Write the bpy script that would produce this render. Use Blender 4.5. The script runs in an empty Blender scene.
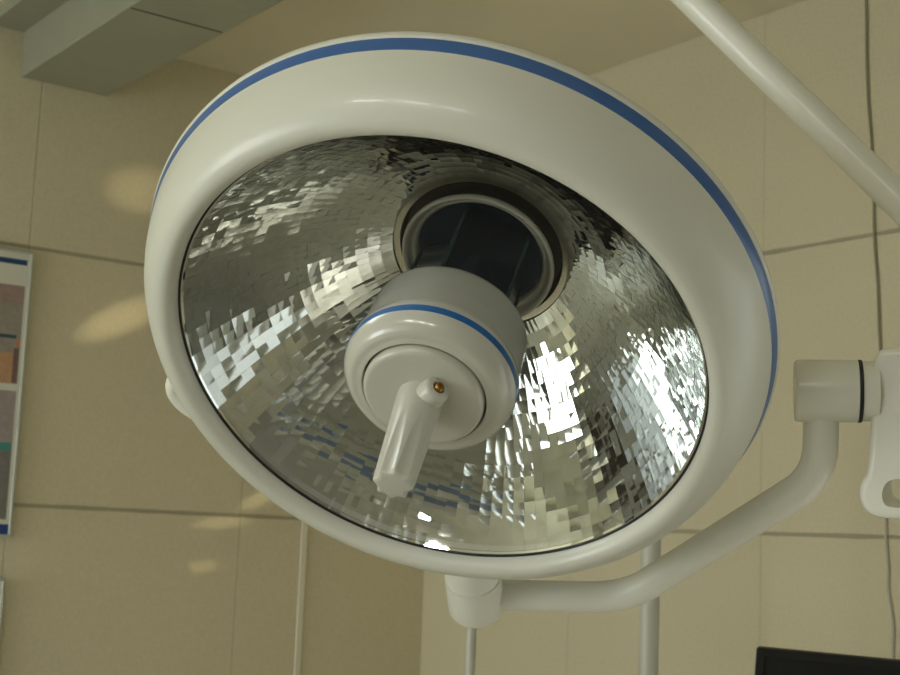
import bpy, bmesh, math, random
from mathutils import Vector, Matrix
random.seed(7)
V = Vector
PI = math.pi
scn = bpy.context.scene
col = scn.collection

# ------------------------------------------------------------------ camera
F = 1432.22                                   # focal length in pixels of the 900x675 frame
PITCH, ROLL, YAW = .139214, .0403183, .933769
CAM = V((0, 0, 1.5))
fw = V((-math.sin(YAW) * math.cos(PITCH), math.cos(YAW) * math.cos(PITCH), math.sin(PITCH)))
rt0 = V((math.cos(YAW), math.sin(YAW), 0))
up0 = rt0.cross(fw)
rt = rt0 * math.cos(ROLL) + up0 * math.sin(ROLL)
up = -rt0 * math.sin(ROLL) + up0 * math.cos(ROLL)
cd = bpy.data.cameras.new('camera')
cam = bpy.data.objects.new('camera', cd)
col.objects.link(cam)
cd.sensor_fit = 'HORIZONTAL'
cd.sensor_width = 36
cd.lens = F * 36 / 900
cd.clip_start = .05
cd.dof.use_dof = True
cd.dof.focus_distance = 1.56
cd.dof.aperture_fstop = 13
m = Matrix((rt, up, -fw)).transposed().to_4x4()
m.translation = CAM
cam.matrix_world = m
scn.camera = cam


def ray(x, y):
    return (x - 450) / F * rt - (y - 337.5) / F * up + fw


def at(x, y, d):
    return CAM + ray(x, y) * d


def onx(x, y, X):
    q = ray(x, y)
    return CAM + q * (X / q.x)


def ony(x, y, Y):
    q = ray(x, y)
    return CAM + q * (Y / q.y)


# ------------------------------------------------------------------ materials
def mat(name, color, rough=.5, metal=0.0, spec=.5, coat=0.0, noise=0.0, nscale=20, bump=0.0, bscale=200, emit=None):
    M = bpy.data.materials.new(name)
    M.use_nodes = True
    nt = M.node_tree
    b = nt.nodes['Principled BSDF']
    b.inputs['Base Color'].default_value = (*color, 1)
    b.inputs['Roughness'].default_value = rough
    b.inputs['Metallic'].default_value = metal
    b.inputs['Specular IOR Level'].default_value = spec
    b.inputs['Coat Weight'].default_value = coat
    b.inputs['Coat Roughness'].default_value = .12
    tc = nt.nodes.new('ShaderNodeTexCoord')
    if noise:
        n = nt.nodes.new('ShaderNodeTexNoise')
        n.inputs['Scale'].default_value = nscale
        n.inputs['Detail'].default_value = 4
        nt.links.new(tc.outputs['Object'], n.inputs['Vector'])
        r = nt.nodes.new('ShaderNodeValToRGB')
        r.color_ramp.elements[0].position = .3
        r.color_ramp.elements[1].position = .7
        r.color_ramp.elements[0].color = (*[c * (1 - noise) for c in color], 1)
        r.color_ramp.elements[1].color = (*[min(1, c * (1 + noise)) for c in color], 1)
        nt.links.new(n.outputs['Fac'], r.inputs['Fac'])
        nt.links.new(r.outputs['Color'], b.inputs['Base Color'])
    if bump:
        n = nt.nodes.new('ShaderNodeTexNoise')
        n.inputs['Scale'].default_value = bscale
        n.inputs['Detail'].default_value = 3
        nt.links.new(tc.outputs['Object'], n.inputs['Vector'])
        bp = nt.nodes.new('ShaderNodeBump')
        bp.inputs['Strength'].default_value = bump
        bp.inputs['Distance'].default_value = .002
        nt.links.new(n.outputs['Fac'], bp.inputs['Height'])
        nt.links.new(bp.outputs['Normal'], b.inputs['Normal'])
    if emit:
        b.inputs['Emission Color'].default_value = (*emit[0], 1)
        b.inputs['Emission Strength'].default_value = emit[1]
    return M


def srgb(r, g, b):
    f = lambda c: (c / 255 / 12.92) if c / 255 <= .04045 else ((c / 255 + .055) / 1.055) ** 2.4
    return (f(r), f(g), f(b))


def tile_mat(name, color, axis, off, z0=1.54, s=.6635):
    """beige wall panels in a square grid: wider horizontal joints, hair-fine vertical joints"""
    M = bpy.data.materials.new(name)
    M.use_nodes = True
    nt = M.node_tree
    N = nt.nodes
    L = nt.links
    b = N['Principled BSDF']
    b.inputs['Roughness'].default_value = .55
    b.inputs['Specular IOR Level'].default_value = .35
    g = N.new('ShaderNodeNewGeometry')
    sp = N.new('ShaderNodeSeparateXYZ')
    L.new(g.outputs['Position'], sp.inputs[0])

    def mth(op, a, bb=None, c=None):
        q = N.new('ShaderNodeMath')
        q.operation = op
        for i, v in enumerate((a, bb, c)):
            if v is None:
                continue
            if isinstance(v, (int, float)):
                q.inputs[i].default_value = v
            else:
                L.new(v, q.inputs[i])
        return q.outputs[0]

    wob = N.new('ShaderNodeTexNoise')
    wob.inputs['Scale'].default_value = 9
    wob.inputs['Detail'].default_value = 3
    L.new(g.outputs['Position'], wob.inputs['Vector'])

    def joint(coord, o, half, jit):
        t = mth('SUBTRACT', coord, o - s / 2)
        t = mth('MODULO', mth('ADD', t, s * 20), s)
        dist = mth('ABSOLUTE', mth('SUBTRACT', t, s / 2))
        w = mth('ADD', half, mth('MULTIPLY', mth('SUBTRACT', wob.outputs['Fac'], .5), jit))
        mr = N.new('ShaderNodeMapRange')
        mr.interpolation_type = 'SMOOTHSTEP'
        L.new(dist, mr.inputs['Value'])
        L.new(mth('MULTIPLY', w, .45), mr.inputs['From Min'])
        L.new(w, mr.inputs['From Max'])
        mr.inputs['To Min'].default_value = 1
        mr.inputs['To Max'].default_value = 0
        return mr.outputs[0]

    jh = joint(sp.outputs['Z'], z0, .0065, .008)
    jv = joint(sp.outputs[axis], off, .0035, .004)
    sc = N.new('ShaderNodeTexNoise')
    sc.inputs['Scale'].default_value = 130
    sc.inputs['Detail'].default_value = 5
    sc.inputs['Roughness'].default_value = .7
    L.new(g.outputs['Position'], sc.inputs['Vector'])
    lg = N.new('ShaderNodeTexNoise')
    lg.inputs['Scale'].default_value = 2.2
    lg.inputs['Detail'].default_value = 5
    L.new(g.outputs['Position'], lg.inputs['Vector'])
    v = mth('ADD', mth('MULTIPLY', sc.outputs['Fac'], .34), mth('MULTIPLY', lg.outputs['Fac'], .10))
    v = mth('ADD', v, .78)
    v = mth('MULTIPLY', v, mth('SUBTRACT', 1, mth('MULTIPLY', jh, .42)))
    v = mth('MULTIPLY', v, mth('SUBTRACT', 1, mth('MULTIPLY', jv, .13 if axis == 'Y' else .07)))
    mx = N.new('ShaderNodeMix')
    mx.data_type = 'RGBA'
    mx.blend_type = 'MULTIPLY'
    mx.inputs['Factor'].default_value = 1
    mx.inputs['A'].default_value = (*color, 1)
    L.new(v, mx.inputs['B'])
    L.new(mx.outputs['Result'], b.inputs['Base Color'])
    bp = N.new('ShaderNodeBump')
    bp.inputs['Strength'].default_value = .5
    bp.inputs['Distance'].default_value = .003
    L.new(mth('SUBTRACT', mth('MULTIPLY', sc.outputs['Fac'], .12), mth('ADD', jh, jv)), bp.inputs['Height'])
    L.new(bp.outputs['Normal'], b.inputs['Normal'])
    return M


WALLC = (.68, .615, .432)
M_wl = tile_mat('beige_panels_left', WALLC, 'Y', 1.952)
M_wr = tile_mat('beige_panels_right', WALLC, 'X', -2.259)
M_ceil = mat('ceiling_paint', (.76, .70, .53), .8, noise=.04, nscale=3, bump=.1)
M_floor = mat('floor_vinyl', (.42, .40, .33), .35, noise=.12, nscale=6)
M_duct = mat('duct_grey', (.34, .335, .25), .6, noise=.05, nscale=8, bump=.1, bscale=120)
M_trim = mat('pale_trim', (.80, .75, .60), .5)
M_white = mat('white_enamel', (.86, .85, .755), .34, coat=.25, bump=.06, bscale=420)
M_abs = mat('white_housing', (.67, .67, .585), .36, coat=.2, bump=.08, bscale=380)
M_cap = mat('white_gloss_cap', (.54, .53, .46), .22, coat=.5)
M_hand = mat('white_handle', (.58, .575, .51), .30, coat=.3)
M_blue = mat('blue_band', (.032, .115, .33), .35, coat=.3)
M_blue2 = mat('bright_blue_band', (.010, .12, .36), .3, coat=.3)
M_black = mat('black_rubber', (.012, .012, .012), .5)
M_seam = mat('duct_seam', (.05, .05, .035), .8)
M_brass = mat('brass', (.40, .22, .06), .38, metal=1)
M_mirror = mat('mirror_facets', (.72, .735, .715), .03, metal=1)
M_ring = mat('bare_reflector_ring', (.70, .66, .56), .22, metal=1)
M_dglass = mat('dark_blue_filter', (.003, .012, .032), .08, spec=.35)
M_dglass.node_tree.nodes['Principled BSDF'].inputs['Specular Tint'].default_value = (.25, .5, .9, 1)
M_strut = mat('dark_teal_strut', (.012, .05, .075), .18, coat=.6)
M_core = mat('bulb_holder_black', (.008, .008, .010), .5)
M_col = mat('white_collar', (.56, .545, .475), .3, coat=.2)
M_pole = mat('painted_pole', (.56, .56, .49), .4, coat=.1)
M_alu = mat('aluminium_frame', (.47, .48, .42), .4, metal=.25)
M_mon = mat('monitor_black', (.010, .010, .010), .38, bump=.05, bscale=500)
M_screen = mat('monitor_screen', (.026, .027, .023), .3)
M_cabd = mat('cable_grey', (.30, .285, .21), .6)
M_cabl = mat('cable_pale', (.55, .55, .48), .35)


def glassy(name):
    M = bpy.data.materials.new(name)
    M.use_nodes = True
    nt = M.node_tree
    nt.nodes.clear()
    o = nt.nodes.new('ShaderNodeOutputMaterial')
    mx = nt.nodes.new('ShaderNodeMixShader')
    fr = nt.nodes.new('ShaderNodeFresnel')
    fr.inputs['IOR'].default_value = 1.3
    tr = nt.nodes.new('ShaderNodeBsdfTransparent')
    tr.inputs['Color'].default_value = (.97, .98, .97, 1)
    gl = nt.nodes.new('ShaderNodeBsdfGlossy')
    gl.inputs['Roughness'].default_value = .02
    nt.links.new(fr.outputs[0], mx.inputs[0])
    nt.links.new(tr.outputs[0], mx.inputs[1])
    nt.links.new(gl.outputs[0], mx.inputs[2])
    nt.links.new(mx.outputs[0], o.inputs[0])
    return M


M_clear = glassy('clear_cover_glass')


# ------------------------------------------------------------------ object helpers
def link(o, parent=None):
    col.objects.link(o)
    if parent is not None:
        o.parent = parent
    return o


def world_loc(o):
    p = V((0, 0, 0))
    while o is not None:
        p = p + o.location
        o = o.parent
    return p


def from_bm(name, bm, material, parent=None, smooth=True, angle=35, loc=None):
    """bm holds world coordinates; the object's origin is put at its own centre (or loc)"""
    bmesh.ops.recalc_face_normals(bm, faces=bm.faces[:]) if smooth != 'keep' else None
    me = bpy.data.meshes.new(name)
    if loc is None:
        lo = V([min(v.co[i] for v in bm.verts) for i in range(3)])
        hi = V([max(v.co[i] for v in bm.verts) for i in range(3)])
        loc = (lo + hi) / 2
    for v in bm.verts:
        v.co -= loc
    bm.to_mesh(me)
    bm.free()
    for mm in (material if isinstance(material, (list, tuple)) else [material]):
        me.materials.append(mm)
    o = bpy.data.objects.new(name, me)
    link(o, parent)
    o.location = loc - (world_loc(parent) if parent is not None else V((0, 0, 0)))
    if smooth:
        me.polygons.foreach_set('use_smooth', [True] * len(me.polygons))
        if smooth is True:
            me.set_sharp_from_angle(angle=math.radians(angle))
    return o


def empty(name, loc, label, cat, group=None):
    o = bpy.data.objects.new(name, None)
    o.empty_display_size = .05
    col.objects.link(o)
    o.location = loc
    return tag(o, label, cat, group)


def tag(o, label, cat, group=None, kind=None):
    o['label'] = label
    o['category'] = cat
    if group:
        o['group'] = group
    if kind:
        o['kind'] = kind
    return o


def frame_of(n, hint):
    n = n.normalized()
    x = (hint - n * hint.dot(n)).normalized()
    return x, n.cross(x), n


def lathe(prof, c, n, hint=V((0, 0, 1)), seg=96, closed=False, bm=None, rfun=None):
    """revolve (r, z) points about the axis n through c"""
    bm = bm or bmesh.new()
    x, y, n = frame_of(n, hint)
    rows = []
    for (r_, z_) in prof:
        if r_ < 1e-6:
            rows.append([bm.verts.new(c + n * z_)])
        else:
            row = []
            for k in range(seg):
                a = 2 * PI * k / seg
                rr = r_ if rfun is None else rfun(r_, z_, a)
                row.append(bm.verts.new(c + n * z_ + (x * math.cos(a) + y * math.sin(a)) * rr))
            rows.append(row)
    pairs = list(zip(rows, rows[1:]))
    if closed:
        pairs.append((rows[-1], rows[0]))
    for a, b in pairs:
        for k in range(seg):
            j = (k + 1) % seg
            if len(a) == 1 and len(b) == 1:
                continue
            if len(a) == 1:
                bm.faces.new((a[0], b[k], b[j]))
            elif len(b) == 1:
                bm.faces.new((a[k], a[j], b[0]))
            else:
                bm.faces.new((a[k], a[j], b[j], b[k]))
    return bm


def fillet(pts, rad, n=8):
    pts = [V(p) for p in pts]
    out = [pts[0]]
    for i in range(1, len(pts) - 1):
        a, b, c = pts[i - 1], pts[i], pts[i + 1]
        R = rad[i - 1] if isinstance(rad, (list, tuple)) else rad
        d1, d2 = (a - b).normalized(), (c - b).normalized()
        th = d1.angle(d2)
        t = min(R / math.tan(th / 2), .48 * (a - b).length, .48 * (c - b).length)
        p1, p2 = b + d1 * t, b + d2 * t
        for k in range(n + 1):
            s = k / n
            out.append(p1 * (1 - s) ** 2 + b * 2 * s * (1 - s) + p2 * s * s)
    out.append(pts[-1])
    return out


def sweep(path, rad, seg=32, cap=True, bm=None, round_end=False):
    bm = bm or bmesh.new()
    path = [V(p) for p in path]
    n = len(path)
    tang = [((path[min(i + 1, n - 1)] - path[max(i - 1, 0)]).normalized()) for i in range(n)]
    h = V((0, 0, 1)) if abs(tang[0].z) < .9 else V((1, 0, 0))
    x = (h - tang[0] * h.dot(tang[0])).normalized()
    rows = []
    radf = rad if isinstance(rad, (list, tuple)) else [rad] * n
    items = list(zip(path, tang, radf))
    if round_end:
        pre = [(path[0] - tang[0] * radf[0] * math.sin(a), tang[0], radf[0] * math.cos(a)) for a in (1.35, 1.0, .6, .3)]
        post = [(path[-1] + tang[-1] * radf[-1] * math.sin(a), tang[-1], radf[-1] * math.cos(a)) for a in (.3, .6, 1.0, 1.35)]
        items = pre + items + post
    for p, t, R in items:
        x = (x - t * x.dot(t)).normalized()
        y = t.cross(x)
        rows.append([bm.verts.new(p + (x * math.cos(2 * PI * k / seg) + y * math.sin(2 * PI * k / seg)) * R) for k in range(seg)])
    for a, b in zip(rows, rows[1:]):
        for k in range(seg):
            j = (k + 1) % seg
            bm.faces.new((a[k], a[j], b[j], b[k]))
    if cap:
        bm.faces.new(rows[0][::-1])
        bm.faces.new(rows[-1])
    return bm


def box(lo, hi, bm=None, bev=0, seg=2):
    bm2 = bmesh.new()
    lo, hi = V(lo), V(hi)
    bmesh.ops.create_cube(bm2, size=1)
    for v in bm2.verts:
        v.co = V([(lo[i] + hi[i]) / 2 + v.co[i] * (hi[i] - lo[i]) for i in range(3)])
    if bev:
        bmesh.ops.bevel(bm2, geom=bm2.edges[:], offset=bev, segments=seg, profile=.5, affect='EDGES')
    if bm is None:
        return bm2
    merge(bm, bm2)
    return bm


def merge(bm, other):
    me = bpy.data.meshes.new('tmp')
    other.to_mesh(me)
    other.free()
    bm.from_mesh(me)
    bpy.data.meshes.remove(me)


def xform(bm, c, x, y, z):
    for v in bm.verts:
        v.co = c + x * v.co.x + y * v.co.y + z * v.co.z
    return bm


def prism(outline, holes, t, bev=0.0, seg=3):
    """solid plate from a 2-D outline (x, y) with holes, thickness t along z, outer edges bevelled"""
    bm = bmesh.new()
    loops = [outline] + list(holes)
    edges = []
    for lp in loops:
        vs = [bm.verts.new((p[0], p[1], 0)) for p in lp]
        for i in range(len(vs)):
            edges.append(bm.edges.new((vs[i], vs[(i + 1) % len(vs)])))
    bmesh.ops.triangle_fill(bm, edges=edges, use_beauty=True, use_dissolve=True)
    bm.normal_update()
    r_ = bmesh.ops.extrude_face_region(bm, geom=bm.faces[:])
    for e in r_['geom']:
        if isinstance(e, bmesh.types.BMVert):
            e.co.z += t
    bmesh.ops.recalc_face_normals(bm, faces=bm.faces[:])
    hol = set((round(p[0], 5), round(p[1], 5)) for h in holes for p in h)
    if bev:
        ed = [e for e in bm.edges if len(e.link_faces) == 2 and e.calc_face_angle(0) > 1.2
              and abs(e.verts[0].co.z - e.verts[1].co.z) < 1e-6
              and not any((round(v.co.x, 5), round(v.co.y, 5)) in hol for v in e.verts)]
        bmesh.ops.bevel(bm, geom=ed, offset=bev, segments=seg, profile=.5, affect='EDGES', clamp_overlap=True)
    return bm


def chaikin(p, n=2):
    for _ in range(n):
        q_ = []
        for i in range(len(p)):
            a, b = p[i], p[(i + 1) % len(p)]
            q_ += [(a[0] * .75 + b[0] * .25, a[1] * .75 + b[1] * .25), (a[0] * .25 + b[0] * .75, a[1] * .25 + b[1] * .75)]
        p = q_
    return p


def rrect(x0, y0, x1, y1, r_, n=6):
    o = []
    rr = r_ if isinstance(r_, (list, tuple)) else [r_] * 4
    for (cx, cy, a0, q) in ((x1 - rr[0], y1 - rr[0], 0, rr[0]), (x0 + rr[1], y1 - rr[1], 90, rr[1]),
                            (x0 + rr[2], y0 + rr[2], 180, rr[2]), (x1 - rr[3], y0 + rr[3], 270, rr[3])):
        for k in range(n + 1):
            a = math.radians(a0 + 90 * k / n)
            o.append((cx + q * math.cos(a), cy + q * math.sin(a)))
    return o


# ------------------------------------------------------------------ the room
XL, YR, H = -3.588, 2.592, 2.8
XF, YB = 3.0, -3.2
T = .12


def structure(name, bm, material, label, cat):
    o = from_bm(name, bm, material, smooth=False)
    return tag(o, label, cat, kind='structure')


structure('wall_left', box((XL - T, YB - T, 0), (XL, YR + T, H)), M_wl, 'beige panelled wall on the left with the notice boards', 'wall')
structure('wall_right', box((XL, YR, 0), (XF + T, YR + T, H)), M_wr, 'beige panelled wall on the right behind the lamp arm', 'wall')
structure('floor', box((XL - T, YB - T, -.1), (XF + T, YR + T, 0)), M_floor, 'grey vinyl floor of the treatment room', 'floor')
structure('ceiling', box((XL - T, YB - T, H), (XF + T, YR + T, H + .1)), M_ceil, 'plain beige painted ceiling above the lamp', 'ceiling')


def wall_with_window(name, axis, pos, thick, a0, a1, wa0, wa1, wz0, wz1, label):
    bm = bmesh.new()
    def bx(u0, u1, z0, z1):
        if axis == 'x':
            box((min(pos, pos + thick), u0, z0), (max(pos, pos + thick), u1, z1), bm)
        else:
            box((u0, min(pos, pos + thick), z0), (u1, max(pos, pos + thick), z1), bm)
    bx(a0, wa0, 0, H)
    bx(wa1, a1, 0, H)
    bx(wa0, wa1, 0, wz0)
    bx(wa0, wa1, wz1, H)
    return structure(name, bm, mat(name + '_paint', (.60, .60, .56), .6, noise=.05, nscale=4), label, 'wall')


def window(name, axis, pos, wa0, wa1, z0, z1, bars, strength, color, label):
    """aluminium window: frame, mullions and a bright overcast-daylight pane"""
    bm = bmesh.new()
    w = .05
    d0, d1 = pos - .02, pos + .02
    def bx(u0, u1, za, zb, b, e0=d0, e1=d1):
        if axis == 'x':
            box((e0, u0, za), (e1, u1, zb), b)
        else:
            box((u0, e0, za), (u1, e1, zb), b)
    bx(wa0, wa1, z0, z0 + w, bm)
    bx(wa0, wa1, z1 - w, z1, bm)
    bx(wa0, wa0 + w, z0, z1, bm)
    bx(wa1 - w, wa1, z0, z1, bm)
    for k in range(1, bars):
        u = wa0 + (wa1 - wa0) * k / bars
        bx(u - w / 2, u + w / 2, z0, z1, bm)
    zt = z0 + (z1 - z0) * .72
    bx(wa0, wa1, zt - w / 2, zt + w / 2, bm)
    fr = from_bm(name, bm, M_alu, smooth=False)
    tag(fr, label, 'window', kind='structure')
    for k, st in enumerate(strength):
        g = bmesh.new()
        u0, u1 = wa0 + (wa1 - wa0) * k / bars, wa0 + (wa1 - wa0) * (k + 1) / bars
        bx(u0 + .01, u1 - .01, z0 + .01, z1 - .01, g, pos - .004, pos + .004)
        from_bm('pane', g, mat('window_daylight', (.02, .02, .02), .1, emit=(color, st)), fr, smooth=False)
    return fr


DAY = (.93, 1.0, .97)
S3, S4, S5 = 11, 1.1, 13
wall_with_window('wall_rear', 'y', YB, -T, XL, XF, -3.45, .9, .55, 2.15, 'pale wall with a wide window behind the viewer')
window('window_1', 'y', YB - .05, -3.45, .9, .55, 2.15, 6, (9.0, 8.4, 3.0, 1.2, .8, .5), DAY, 'wide six bay window in the wall behind the viewer')
structure('wall_front', box((XF, YB - T, 0), (XF + T, YR, H)), mat('grey_green_paint', (.27, .275, .25), .6, noise=.05, nscale=4), 'grey wall at the right end of the room', 'wall')
structure('contrast_door_helper', box((1.75, YB, 0), (2.75, YB + .05, 2.1), bev=.004), mat('added_door_brown', (.06, .04, .025), .4, noise=.3, nscale=5), 'dark door added unseen behind the viewer for contrast in the mirror dish', 'door')  # unseen door, added for dark contrast in the dish reflections

# made-up glazed door, out of view: glowing pane added for the dish to reflect
bm = bmesh.new()
for (xa, xb, za, zb) in ((-.80, -.70, 0, 2.1), (.60, .70, 0, 2.1), (-.70, .60, 2.0, 2.1), (-.70, .60, 0, .04), (-.08, 0, 0, 2.1)):
    box((xa, YR - .04, za), (xb, YR + .001, zb), bm)
d2 = tag(from_bm('glow_door_helper', bm, M_alu, smooth=False), 'made-up glazed double door, out of view, lit for the dish reflections', 'door', kind='structure')
from_bm('pane', box((-.71, YR - .024, .03), (.61, YR - .016, 2.02)), mat('added_door_glow', (.3, .3, .3), .3, emit=(DAY, S4)), d2, smooth=False)

# pale joint strip on the left wall
structure('trim_1', box((XL, 2.150, 0), (XL + .007, 2.168, H), bev=.001), M_trim, 'thin pale vertical strip on the left wall near the corner', 'trim')

# grey duct casing under the ceiling, run out from the left wall
duct = from_bm('ceiling_duct', box((XL, 1.226, 2.646), (XL + 3.6, 1.467, H), bev=.004), M_duct, smooth=False)
tag(duct, 'long grey boxed duct casing hung under the ceiling at upper left', 'duct', kind='structure')
sx = onx(118, 4, 0).x
q = ray(165, 17)
sx = (q * ((2.646 - 1.5) / q.z)).x
seam = from_bm('panel_joint', box((sx - .003, 1.232, 2.6452), (sx + .003, 1.461, 2.66)), M_seam, duct, smooth=False)
q = ray(10, 9)
yb = (q * ((2.768 - 1.5) / q.z)).y
from_bm('side_flange', box((XL, yb, 2.768), (XL + 3.6, 1.3, H)), M_duct, duct, smooth=False)

# ------------------------------------------------------------------ the lamp
LC = at(450 - 16.69, 337 + 33.33, 1.5772)              # centre of the opening
LN = (-.2479 * rt - .6215 * up - math.sqrt(1 - .2479 ** 2 - .6215 ** 2) * fw).normalized()
EX = (rt - LN * rt.dot(LN)).normalized()
EY = LN.cross(EX)
if EY.dot(up) < 0:
    EY = -EY


def onplane(x, y, z):
    d = ray(x, y)
    P0 = LC + LN * z
    return CAM + d * ((P0 - CAM).dot(LN) / d.dot(LN))


mount_dir = (at(694, 0, 1.90) - at(898, 199, 1.77)).normalized()
boom_lo = at(898, 199, 1.77)
k = (2.60 - boom_lo.z) / mount_dir.z
boom_top = boom_lo + mount_dir * k
LAMP = empty('surgical_lamp', V((boom_top.x, boom_top.y, H)),
             'large round white ceiling surgical lamp with faceted mirror dish and blue rim stripe', 'surgical lamp')

# housing ring
prof = [(.3012, -.016), (.3008, -.004), (.3010, .002), (.3026, .0070), (.3060, .0115), (.3110, .0138), (.3170, .0135), (.3238, .0104),
        (.3312, .0045), (.3375, -.0025), (.3430, -.0105), (.3485, -.0205), (.3532, -.0325), (.3564, -.0440), (.3590, -.0545), (.3604, -.0590)]
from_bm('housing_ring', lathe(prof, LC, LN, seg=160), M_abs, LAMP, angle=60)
from_bm('blue_stripe', lathe([(.3600, -.0580), (.3610, -.0595), (.3645, -.0690), (.3652, -.0735), (.3645, -.0745)], LC, LN, seg=160), M_blue, LAMP)
prof = [(.3640, -.0735), (.3664, -.0742), (.3675, -.0780), (.3668, -.0840), (.3630, -.0900), (.350, -.102), (.335, -.118), (.31, -.15), (.27, -.19),
        (.215, -.23), (.16, -.255), (.11, -.268), (.05, -.272), (0, -.273)]
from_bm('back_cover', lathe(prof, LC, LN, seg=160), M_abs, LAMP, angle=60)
from_bm('seal_ring', lathe([(.3012, -.010), (.3012, -.0045), (.2985, -.0045), (.2975, -.010)], LC, LN, seg=160, closed=True), M_black, LAMP)


# mirror dish
SL = ((.1095, .515), (.200, 1.10), (.2975, 1.74))          # slope of the dish at three radii


def sdish(r_):
    (ra, sa), (rb, sb), (rc, sc_) = SL
    return sa + (r_ - ra) * (sb - sa) / (rb - ra) if r_ < rb else sb + (r_ - rb) * (sc_ - sb) / (rc - rb)


def zdish(r_):
    """height of the dish, integrated inward from the rim"""
    (ra, sa), (rb, sb), (rc, sc_) = SL
    z = -.006
    if r_ >= rb:
        return z - (rc - r_) * (sdish(r_) + sc_) / 2
    z -= (rc - rb) * (sb + sc_) / 2
    return z - (rb - r_) * (sdish(r_) + sb) / 2


NR, NS = 18, 116
x_, y_, n_ = EX, LN.cross(EX), LN
verts, faces = [], []
rs = []
R0, R1 = .1095, .2975
# rings of equal arc length
N_ = 2000
acc = [0]
for i in range(N_):
    ra = R0 + (R1 - R0) * (i + .5) / N_
    acc.append(acc[-1] + math.hypot(1, sdish(ra)) * (R1 - R0) / N_)
for i in range(NR + 1):
    tgt = acc[-1] * i / NR
    j = next((k_ for k_ in range(N_ + 1) if acc[k_] >= tgt - 1e-9), N_)
    rs.append(R0 + (R1 - R0) * j / N_)
SUB = 3
for i in range(NR):
    for j in range(NS):
        ra, rb = rs[i], rs[i + 1]
        rm = (ra + rb) / 2
        a0, a1 = 2 * PI * j / NS, 2 * PI * (j + 1) / NS
        am = (a0 + a1) / 2
        za, zb = zdish(ra), zdish(rb)
        zm = (za + zb) / 2
        rad = x_ * math.cos(am) + y_ * math.sin(am)
        tan = -x_ * math.sin(am) + y_ * math.cos(am)
        mer = (rad * (rb - ra) + n_ * (zb - za))
        hl = mer.length / 2
        mer.normalize()
        nor = tan.cross(mer)
        if nor.dot(n_) < 0:
            nor = -nor
        cc = LC + rad * rm * math.cos((a1 - a0) / 2) + n_ * zm
        t1, t2 = random.gauss(0, .015), random.gauss(0, .017)
        mer2 = (mer + nor * t1).normalized()
        tan2 = (tan + nor * t2).normalized()
        nor2 = nor
        sag = .00002
        base = len(verts)
        for p in range(SUB + 1):
            u_ = -1 + 2 * p / SUB
            rr = rm + (rb - ra) / 2 * u_
            hw = rr * math.tan((a1 - a0) / 2)
            for q_ in range(SUB + 1):
                v_ = -1 + 2 * q_ / SUB
                verts.append(cc + mer2 * hl * u_ + tan2 * hw * v_ + nor2 * (sag * (2 - u_ * u_ - v_ * v_)))
        for p in range(SUB):
            for q_ in range(SUB):
                b0 = base + p * (SUB + 1) + q_
                faces.append((b0, b0 + 1, b0 + SUB + 2, b0 + SUB + 1))
loc = LC.copy()
me = bpy.data.meshes.new('reflector')
me.from_pydata([v - loc for v in verts], [], faces)
me.materials.append(M_mirror)
me.polygons.foreach_set('use_smooth', [True] * len(me.polygons))
refl = link(bpy.data.objects.new('reflector', me), LAMP)
refl.location = loc - LAMP.location
# solid shell behind the facets, and the smooth turned rings of the dish
prof = [(R0, zdish(R0) - .0025)] + [(r_, zdish(r_) - .0022) for r_ in rs[1:]] + [(.3, zdish(.2975) + .002)]
from_bm('shell_backing', lathe(prof, LC, LN, seg=144), M_core, refl)
from_bm('rim_flange', lathe([(.2962, -.0085), (.2975, -.0062), (.2988, -.0060), (.2990, -.009)], LC, LN, seg=160), M_mirror, refl)
from_bm('inner_ring', lathe([(.111, zdish(.111) - .001), (.1095, -.2225), (.108, -.2232), (.1020, -.2242), (.1012, -.226)], LC, LN, seg=128), M_ring, refl)
from_bm('collar_gap', lathe([(.1015, -.2245), (.1005, -.232), (.098, -.240), (.080, -.240), (.070, -.2285)], LC, LN, seg=96), M_black, LAMP)
prof = [(.0700, -.2300), (.0840, -.2240), (.0905, -.2160), (.0938, -.2105), (.0946, -.2075), (.0938, -.2045), (.0912, -.2035), (.0885, -.2050), (.0868, -.2085), (.0862, -.2130),
        (.0835, -.2150), (.0815, -.2135), (.079, -.2150), (.0780, -.2175), (.0775, -.2250), (.066, -.2265), (.03, -.2265), (0, -.2265)]
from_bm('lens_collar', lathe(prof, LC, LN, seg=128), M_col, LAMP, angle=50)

from_bm('lens_glass', lathe([(.0774, -.2235), (.0, -.2235)], LC, LN, seg=96), M_dglass, LAMP)

# dark blue five-sided filter sleeve between the collar and the cap
HEX0 = math.radians(103)
NP = 5
RH = .0690
DP = 2 * PI / NP
def hexpt(a, R, z):
    return LC + LN * z + (EX * math.cos(a) + EY * math.sin(a)) * R
fl = bmesh.new()
for k in range(NP):
    a, b = HEX0 + k * DP, HEX0 + (k + 1) * DP
    vs = [fl.verts.new(p) for p in (hexpt(a, RH, -.226), hexpt(b, RH, -.226), hexpt(b, RH, -.066), hexpt(a, RH, -.066))]
    fl.faces.new(vs)
sleeve = from_bm('glass_filter', fl, M_dglass, LAMP, smooth=False)
for k in range(NP):
    a = HEX0 + k * DP
    s_ = sweep([hexpt(a, RH, -.226), hexpt(a, RH, -.068)], .0024, seg=8)
    from_bm('strut', s_, M_strut, sleeve)

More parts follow.
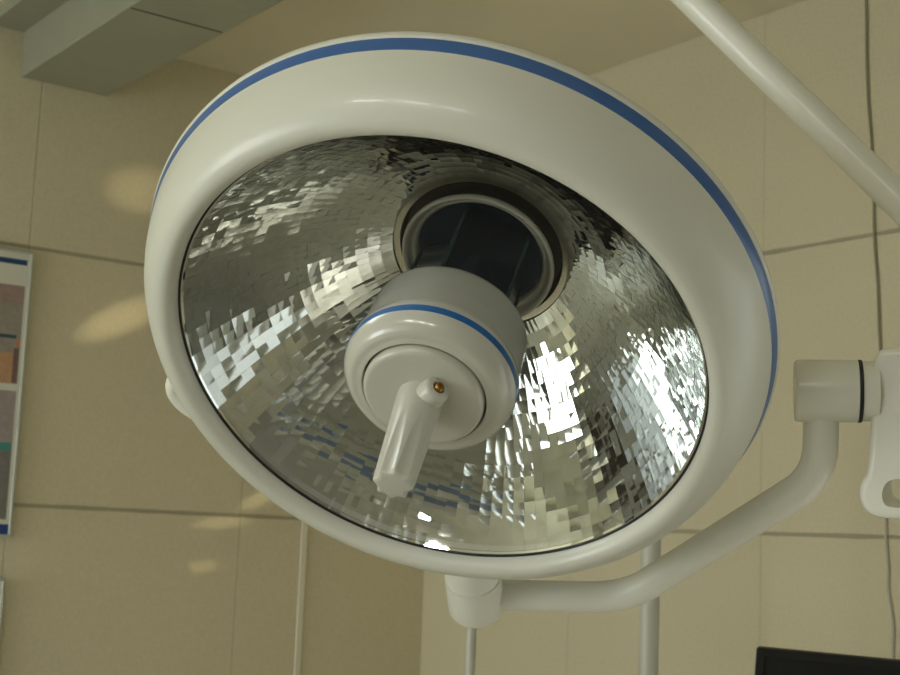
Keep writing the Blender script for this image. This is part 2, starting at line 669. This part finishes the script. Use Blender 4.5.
# white centre cap with blue line, groove, inner disc
prof = [(.0, -.0725), (.078, -.0725), (.0872, -.0730), (.0902, -.0710), (.0912, -.066), (.0922, -.014), (.0925, -.0045), (.0955, -.0030), (.0968, -.0005),
        (.0974, .006), (.0970, .0175), (.0962, .0205), (.0940, .0260), (.0905, .0315), (.0865, .0358), (.0825, .0385), (.0795, .0392), (.0768, .0390),
        (.0745, .0396), (.0722, .0408), (.0704, .0410), (.0692, .0395), (.0690, .020), (0, .020)]
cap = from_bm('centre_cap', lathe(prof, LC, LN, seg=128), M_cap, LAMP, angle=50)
from_bm('blue_line', lathe([(.0968, .0080), (.0978, .0085), (.0974, .0172), (.0964, .0180)], LC, LN, seg=128), M_blue2, cap)
prof = [(0, .022), (.0674, .022), (.0674, .0425), (.0664, .0460), (.0642, .0482), (.0612, .0490), (.0590, .0492), (0, .0496)]
from_bm('inner_disc', lathe(prof, LC, LN, seg=128), M_cap, cap, angle=40)
from_bm('groove', lathe([(.0692, .0215), (.0672, .0215)], LC, LN, seg=96), M_black, cap)

# clear glass over the dish
from_bm('cover_glass', lathe([(.0930, -.0085), (.2985, -.0085)], LC, LN, seg=160), M_clear, LAMP)

# fluted handle with side boss and brass pin
def flute(r_, z_, a):
    d = (a * 8 / (2 * PI) + .15) % 1.0 - .5            # eight scallops, each a rounded groove with a pointed upper end
    t_ = max(0.0, min(1.0, (z_ - .093) / .080))
    wid = .46 * t_ ** .42
    if wid < 1e-3 or abs(d) > wid:
        return r_
    return r_ - .0034 * (t_ ** .7) * math.cos(d / wid * PI / 2) ** .9
hprof = [(.0250, .040), (.0256, .044), (.0256, .056), (.0252, .064)]
hprof += [(.0252 - (z - .064) / .112 * .0040, z) for z in [.064 + .112 * i / 40 for i in range(1, 41)]]
hprof += [(.0207, .1778), (.0198, .1787), (.0150, .1790), (0, .1790)]
hbase = LC + LN * .040 - EX * .0020
HN = (LN + EX * .050 - EY * .010).normalized()
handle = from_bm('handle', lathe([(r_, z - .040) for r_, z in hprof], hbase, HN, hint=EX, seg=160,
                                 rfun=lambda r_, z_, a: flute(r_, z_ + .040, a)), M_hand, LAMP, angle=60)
bd = (EX * .60 + EY * .80).normalized()
bc = LC + LN * .0590 + EY * .0015
bprof = [(.0162, .006), (.0160, .0255), (.0153, .0320), (.0138, .0348), (.0108, .0362), (.0070, .0364), (.0062, .034), (0, .034)]
boss = from_bm('lock_boss', lathe(bprof, bc, bd, hint=LN, seg=40), M_hand, handle, angle=50)
pin = from_bm('brass_pin', lathe([(.0056, .030), (.0056, .0385), (.0048, .0402), (.0026, .0405), (.0021, .0390), (0, .0387)], bc, bd, hint=LN, seg=24), M_brass, boss, angle=40)

# pivot under the rim, yoke arm, horizontal joint, end bracket, boom
p0 = onplane(474.5, 590, -.045)
radd = (p0 - (LC - LN * .045)).normalized()
pc = LC - LN * .045
Rb = (onplane(480.5, 607.5, -.045) - pc).dot(radd)
prof = [(.026, .325), (.031, .332), (.0345, .335), (.0356, Rb - .064), (.0358, Rb - .0625), (.0348, Rb - .0618), (.0348, Rb - .0608), (.0368, Rb - .0600), (.0368, Rb - .003), (.0355, Rb), (0, Rb)]
piv = from_bm('pivot_hub', lathe(prof, pc, radd, hint=EX, seg=64), M_white, LAMP, angle=40)
pd = (pc + radd * (Rb - .018) - CAM).dot(fw)
arm_pts = [at(492, 595, pd), at(626, 597.5, pd - .015), at(820, 477, 1.665), at(821.5, 392, 1.64)]
yoke = from_bm('yoke_arm', sweep(fillet(arm_pts, [.10, .085], 12), .0203, seg=36), M_white, LAMP)
jc = at(835, 391, 1.64)
vj = (jc - CAM).normalized()
ja = ((rt - vj * rt.dot(vj)).normalized() - up * .01 + vj * .07).normalized()
jl, jr = (795 - 835) / F * 1.64, (872 - 835) / F * 1.64
s = 1.64 / F
prof = [(0, -40 * s), (.027, -40 * s), (.0335, -39.5 * s), (.0352, -38 * s), (.0357, -36 * s), (.0357, 21.5 * s), (.0350, 22 * s), (0, 22 * s)]
joint = from_bm('arm_joint', lathe(prof, jc, ja, seg=64), M_white, LAMP, angle=40)
from_bm('seal', lathe([(0, 22 * s), (.0358, 22 * s), (.0362, 23 * s), (.0358, 25.5 * s), (0, 25.5 * s)], jc, ja, seg=64), M_black, joint)
from_bm('spigot', lathe([(0, 25.5 * s), (.0343, 25.5 * s), (.0343, 41 * s), (0, 41 * s)], jc, ja, seg=64), M_white, joint)

bo = at(912.5, 430, 1.64)
def b2(x, y):
    return ((x - 905) * s, -(y - 430) * s)
outl = [b2(*p) for p in [(871, 372), (871.3, 362), (875, 353), (881, 348.5), (890, 347), (930, 347), (939, 348.5), (944, 353), (947, 362), (947, 372),
                         (948, 470), (953, 478), (956, 488), (955, 500), (950, 509), (942, 514), (930, 516), (881, 515.5), (870, 513), (863, 507), (859, 498), (858.5, 488), (861, 479), (867.5, 470)]]
hole = [b2(*p) for p in [(880.5, 494), (882, 484), (887, 477.5), (896, 475), (918, 475), (926, 477.5), (931, 484), (932.5, 494), (930, 501), (925, 504), (888, 504), (883, 501)]]
plate = prism(chaikin(outl), [chaikin(hole)], .088, bev=.0085, seg=4)
tilt = .0
vb = (bo - CAM).normalized()
bz_ = (-vb - rt * .12).normalized()
bz_ = (bz_ - up * bz_.dot(up)).normalized()
bx_ = up.cross(bz_)
xform(plate, bo - bz_ * .040, bx_, up, bz_)
brk = from_bm('end_bracket', plate, M_white, LAMP, angle=50)
# boom: from the ceiling down to the bracket's outer side
boom_end = at(1010, 310, 1.71)
rise = V((boom_top.x, boom_top.y, H - .02))
bpts = [rise, boom_top, boom_end, at(1010, 400, 1.66), at(940, 412, 1.645)]
from_bm('boom_arm', sweep(fillet(bpts, [.12, .10, .05], 10), .0212, seg=36), M_white, LAMP)
from_bm('ceiling_mount', lathe([(0, -.05), (.055, -.05), (.085, -.03), (.09, -.02), (.09, 0), (0, 0)], V((boom_top.x, boom_top.y, H)), V((0, 0, 1)), seg=48), M_white, LAMP)

# rear grip peeking out past the rim at left
gp = [onplane(x, y, -.088) for x, y in ((205, 372), (177, 377), (174, 390), (184, 403), (204, 416), (226, 423))]
from_bm('rear_grip', sweep(fillet(gp, .03, 6), .0125, seg=20, round_end=True), M_white, LAMP)

# ------------------------------------------------------------------ notice boards on the left wall
def board(name, ytop, y1, z0, z1, w, label, prints):
    root = empty(name, V((XL, y1 - w / 2, z0)), label, 'notice board', 'notice boards on the left wall')
    b = bmesh.new()
    f_, t_ = .0075, .022
    x0, x1 = XL + .001, XL + t_
    for (ya, yb_, za, zb) in ((y1 - w, y1, z1 - f_, z1), (y1 - w, y1, z0, z0 + f_), (y1 - w, y1 - w + f_, z0 + f_, z1 - f_), (y1 - f_, y1, z0 + f_, z1 - f_)):
        box((x0, ya, za), (x1, yb_, zb), b, bev=.0015, seg=1)
    from_bm('frame', b, M_alu, root, smooth=False)
    from_bm('sheet', box((x0, y1 - w + f_ * .8, z0 + f_ * .8), (XL + .015, y1 - f_ * .8, z1 - f_ * .8)), mat(name + '_paper', (.72, .71, .61), .45), root, smooth=False)
    for (nm, ya, yb_, za, zb, c_, lift) in prints:
        from_bm(nm, box((XL + .0149, ya, za), (XL + .0152 + lift, yb_, zb)), mat(nm + '_ink', tuple(min(.8, 1.75 * v_) for v_ in c_) if max(c_) > .1 and 'blue' not in nm and 'rule' not in nm else c_, .5, noise=.12, nscale=60), root, smooth=False)
    return root


XP = XL + .015
def bz(y_px, x_px=14):
    return onx(x_px, y_px, XP).z
def by(x_px, y_px):
    return onx(x_px, y_px, XP).y
Y0 = .80
R_ = by(24, 300)
P = [('heading_rule', Y0, by(27.5, 261), bz(264), bz(258.5), (.012, .055, .17), .0001),
     ('upper_photo', Y0, R_, bz(384), bz(286), (.185, .165, .14), .0),
     ('photo_band', Y0, R_, bz(303), bz(285), (.20, .14, .125), .0002),
     ('teal_line', Y0, R_ - .012, bz(338.5), bz(335), (.03, .08, .085), .0002),
     ('orange_spot', R_ - .009, R_ - .001, bz(345), bz(339), (.45, .10, .05), .0003),
     ('tan_figure', Y0, R_ - .012, bz(384), bz(353), (.29, .17, .09), .0002),
     ('dark_column', R_ - .016, R_ - .003, bz(383), bz(348), (.11, .06, .055), .0003),
     ('lower_photo', Y0, R_, bz(520), bz(391), (.205, .175, .165), .0),
     ('teal_band', Y0, R_ - .003, bz(451), bz(443), (.035, .16, .15), .0002),
     ('grey_lines', Y0, R_ - .002, bz(519), bz(451), (.115, .11, .10), .0002),
     ('blue_footer', Y0, by(8, 530), bz(537), bz(524.5), (.012, .055, .24), .0002)]
board('notice_board', None, 1.2945, 1.458, 2.190, .55, 'white framed picture board with blue top rule, upper one on the left wall', P)
board('notice_board', None, 1.2885, .62, 1.359, .55, 'lower framed board on the left wall, only its right edge showing',
      [('side_photo', Y0, 1.268, .70, 1.30, (.25, .24, .21), 0)])

# ------------------------------------------------------------------ stands behind the lamp
def stand(name, px, depth, R, ztop, label, foot):
    g = at(px[0], px[1], depth)
    c_ = V((g.x, g.y, 0))
    root = empty(name, c_, label, 'stand', None)
    from_bm('pole', sweep([c_ + V((0, 0, .05)), V((g.x, g.y, ztop))], R, seg=28, round_end=True), M_pole, root)
    from_bm('base', lathe([(0, 0), (foot, 0), (foot, .018), (foot - .02, .03), (R * 1.8, .05), (R * 1.6, .10), (0, .10)], c_, V((0, 0, 1)), seg=48), M_pole, root)
    return root


stand('floor_stand', (649.7, 610), 2.75, .0192, 1.75, 'thick pale grey vertical stand pole rising behind the lamp arm', .22)
stand('drip_stand', (470.8, 650), 2.95, .0105, 1.60, 'thin pale vertical pole directly below the white pivot hub', .18)

# ------------------------------------------------------------------ monitor at lower right
mc = at(757, 647, 2.3)
m1 = at(900, 660.8, 2.27)
MX = (m1 - mc).normalized()
tdown = at(753, 676.5, 2.300) - mc
MZ = MX.cross(tdown).normalized()
if MZ.dot(fw) > 0:
    MZ = -MZ
MY = MZ.cross(MX)
if MY.z < 0:
    MY = -MY
W_, H_ = .46, .30
mbase = mc + MX * W_ / 2 - MY * H_
MON = empty('monitor', V((mbase.x, mbase.y, 0)) - V((MZ.x, MZ.y, 0)) * .06, 'black flat monitor with dark screen, cut off at the lower right corner', 'monitor')
body = prism(rrect(0, -H_, W_, 0, .006, 4), [], .013, bev=.003, seg=2)
from_bm('rear_cover', xform(prism(rrect(.05, -H_ + .03, W_ - .05, -.05, .02, 4), [], .035, bev=.012, seg=2), mc - MZ * .042, MX, MY, MZ), M_mon, MON, angle=30)
from_bm('casing', xform(body, mc - MZ * .0145, MX, MY, MZ), M_mon, MON, angle=30)
bz_ring = prism(rrect(0, -H_, W_, 0, .006, 4), [rrect(.0125, -H_ + .02, W_ - .0125, -.0135, .001, 2)], .006, bev=.001, seg=1)
from_bm('bezel', xform(bz_ring, mc - MZ * .004, MX, MY, MZ), M_mon, MON, angle=30)
scr = prism([(.012, -H_ + .019), (W_ - .012, -H_ + .019), (W_ - .012, -.013), (.012, -.013)], [], .001)
from_bm('screen', xform(scr, mc - MZ * .0025, MX, MY, MZ), M_screen, MON, smooth=False)
neck0 = MON.location + V((0, 0, .03))
from_bm('support_post', sweep([neck0, V((neck0.x, neck0.y, mbase.z + .13)), mc + MX * W_ / 2 - MY * .16 - MZ * .036], .017, seg=20), M_mon, MON)
from_bm('foot_plate', lathe([(0, 0), (.19, 0), (.19, .02), (.17, .03), (.03, .035), (0, .035)], MON.location, V((0, 0, 1)), seg=48), M_mon, MON)

# ------------------------------------------------------------------ cable on the right wall
cp = [(865.5, -14), (866.2, 20), (866.5, 60), (868.3, 105), (871.5, 145), (873.5, 190), (874, 235), (877.5, 285), (879, 330), (882, 380), (884, 440), (885.5, 520), (886, 545), (888.2, 570),
      (887.6, 590), (891, 610), (893, 630), (892.5, 650), (894, 690)]
pts = []
for i in range(len(cp) - 1):
    for k in range(6):
        t_ = k / 6
        a_ = [cp[max(i - 1, 0)], cp[i], cp[i + 1], cp[min(i + 2, len(cp) - 1)]]
        def cr(j):
            p0_, p1_, p2_, p3_ = (w_[j] for w_ in a_)
            return .5 * (2 * p1_ + (p2_ - p0_) * t_ + (2 * p0_ - 5 * p1_ + 4 * p2_ - p3_) * t_ ** 2 + (3 * p1_ - p0_ - 3 * p2_ + p3_) * t_ ** 3)
        pts.append(ony(cr(0), cr(1), YR - .006))
cb = sweep(pts, .0027, seg=10)
cb.faces.ensure_lookup_table()
for f_ in cb.faces:
    c_ = f_.calc_center_median()
    f_.material_index = 1 if c_.z < 1.62 else 0
tag(from_bm('cable', cb, [M_cabd, M_cabl]), 'thin grey cable running down the right wall towards the monitor', 'cable')

# ------------------------------------------------------------------ light
def area(name, loc, target, size, sy, power, color):
    l = bpy.data.lights.new(name, 'AREA')
    l.shape = 'RECTANGLE'
    l.size, l.size_y = size, sy
    l.energy = power
    l.color = color
    o = bpy.data.objects.new(name, l)
    col.objects.link(o)
    o.location = loc
    o.rotation_euler = (V(target) - V(loc)).to_track_quat('-Z', 'Y').to_euler()
    return o


for cx in (-.70, -.05, .60):
    area('ceiling_light', (cx, -1.2, 2.78), (cx, -1.2, 0), (.40), .09, S3, (1, .99, .93))


dl = area('floor_patch_helper', (-.15, 2.50, 1.95), (-.20, 2.22, 0), 1.1, .1, S5, (1, 1, .97))  # added lamp, no fitting: brightens a floor patch that the dish reflects
dl.data.spread = math.radians(50)


def spot(name, loc, target, cone, power, flat=1.0, roll=0.0, blend=1.0, color=(1, .84, .52)):
    l = bpy.data.lights.new(name, 'SPOT')
    l.energy = power
    l.spot_size = cone
    l.spot_blend = blend
    l.color = color
    l.shadow_soft_size = .01
    o = bpy.data.objects.new(name, l)
    col.objects.link(o)
    o.location = loc
    q_ = (V(target) - V(loc)).to_track_quat('-Z', 'Y')
    o.rotation_euler = (q_ @ Matrix.Rotation(roll, 3, 'Z').to_quaternion()).to_euler()
    o.scale = (1, flat, 1)


# added unseen spot lamps that make the soft warm patches on the left wall
for (gx, gy, cone, pw, flat, roll) in ((140, 190, 3.4, 105, .85, 0), (122, 318, 4.6, 170, .40, .55), (222, 522, 3.0, 120, .26, 0), (203, 566, 1.6, 90, .5, 0),
                                       (262, 497, 2.6, 140, .35, .5)):
    tg = onx(gx, gy, XL)
    spot('glint_helper', V((-1.2, tg.y - 2.2, tg.z - .5)), tg, math.radians(cone), pw, flat=flat, roll=roll)


w = bpy.data.worlds.new('sky')
scn.world = w
w.use_nodes = True
w.node_tree.nodes['Background'].inputs[0].default_value = (.6, .65, .7, 1)
w.node_tree.nodes['Background'].inputs[1].default_value = .3

vs = scn.view_settings
vs.view_transform = 'Standard'
vs.look = 'None'
vs.gamma = 1
vs.use_curve_mapping = False
vs.exposure = 0.0
scn.cycles.max_bounces = 12
scn.cycles.glossy_bounces = 8
scn.cycles.use_denoising = True
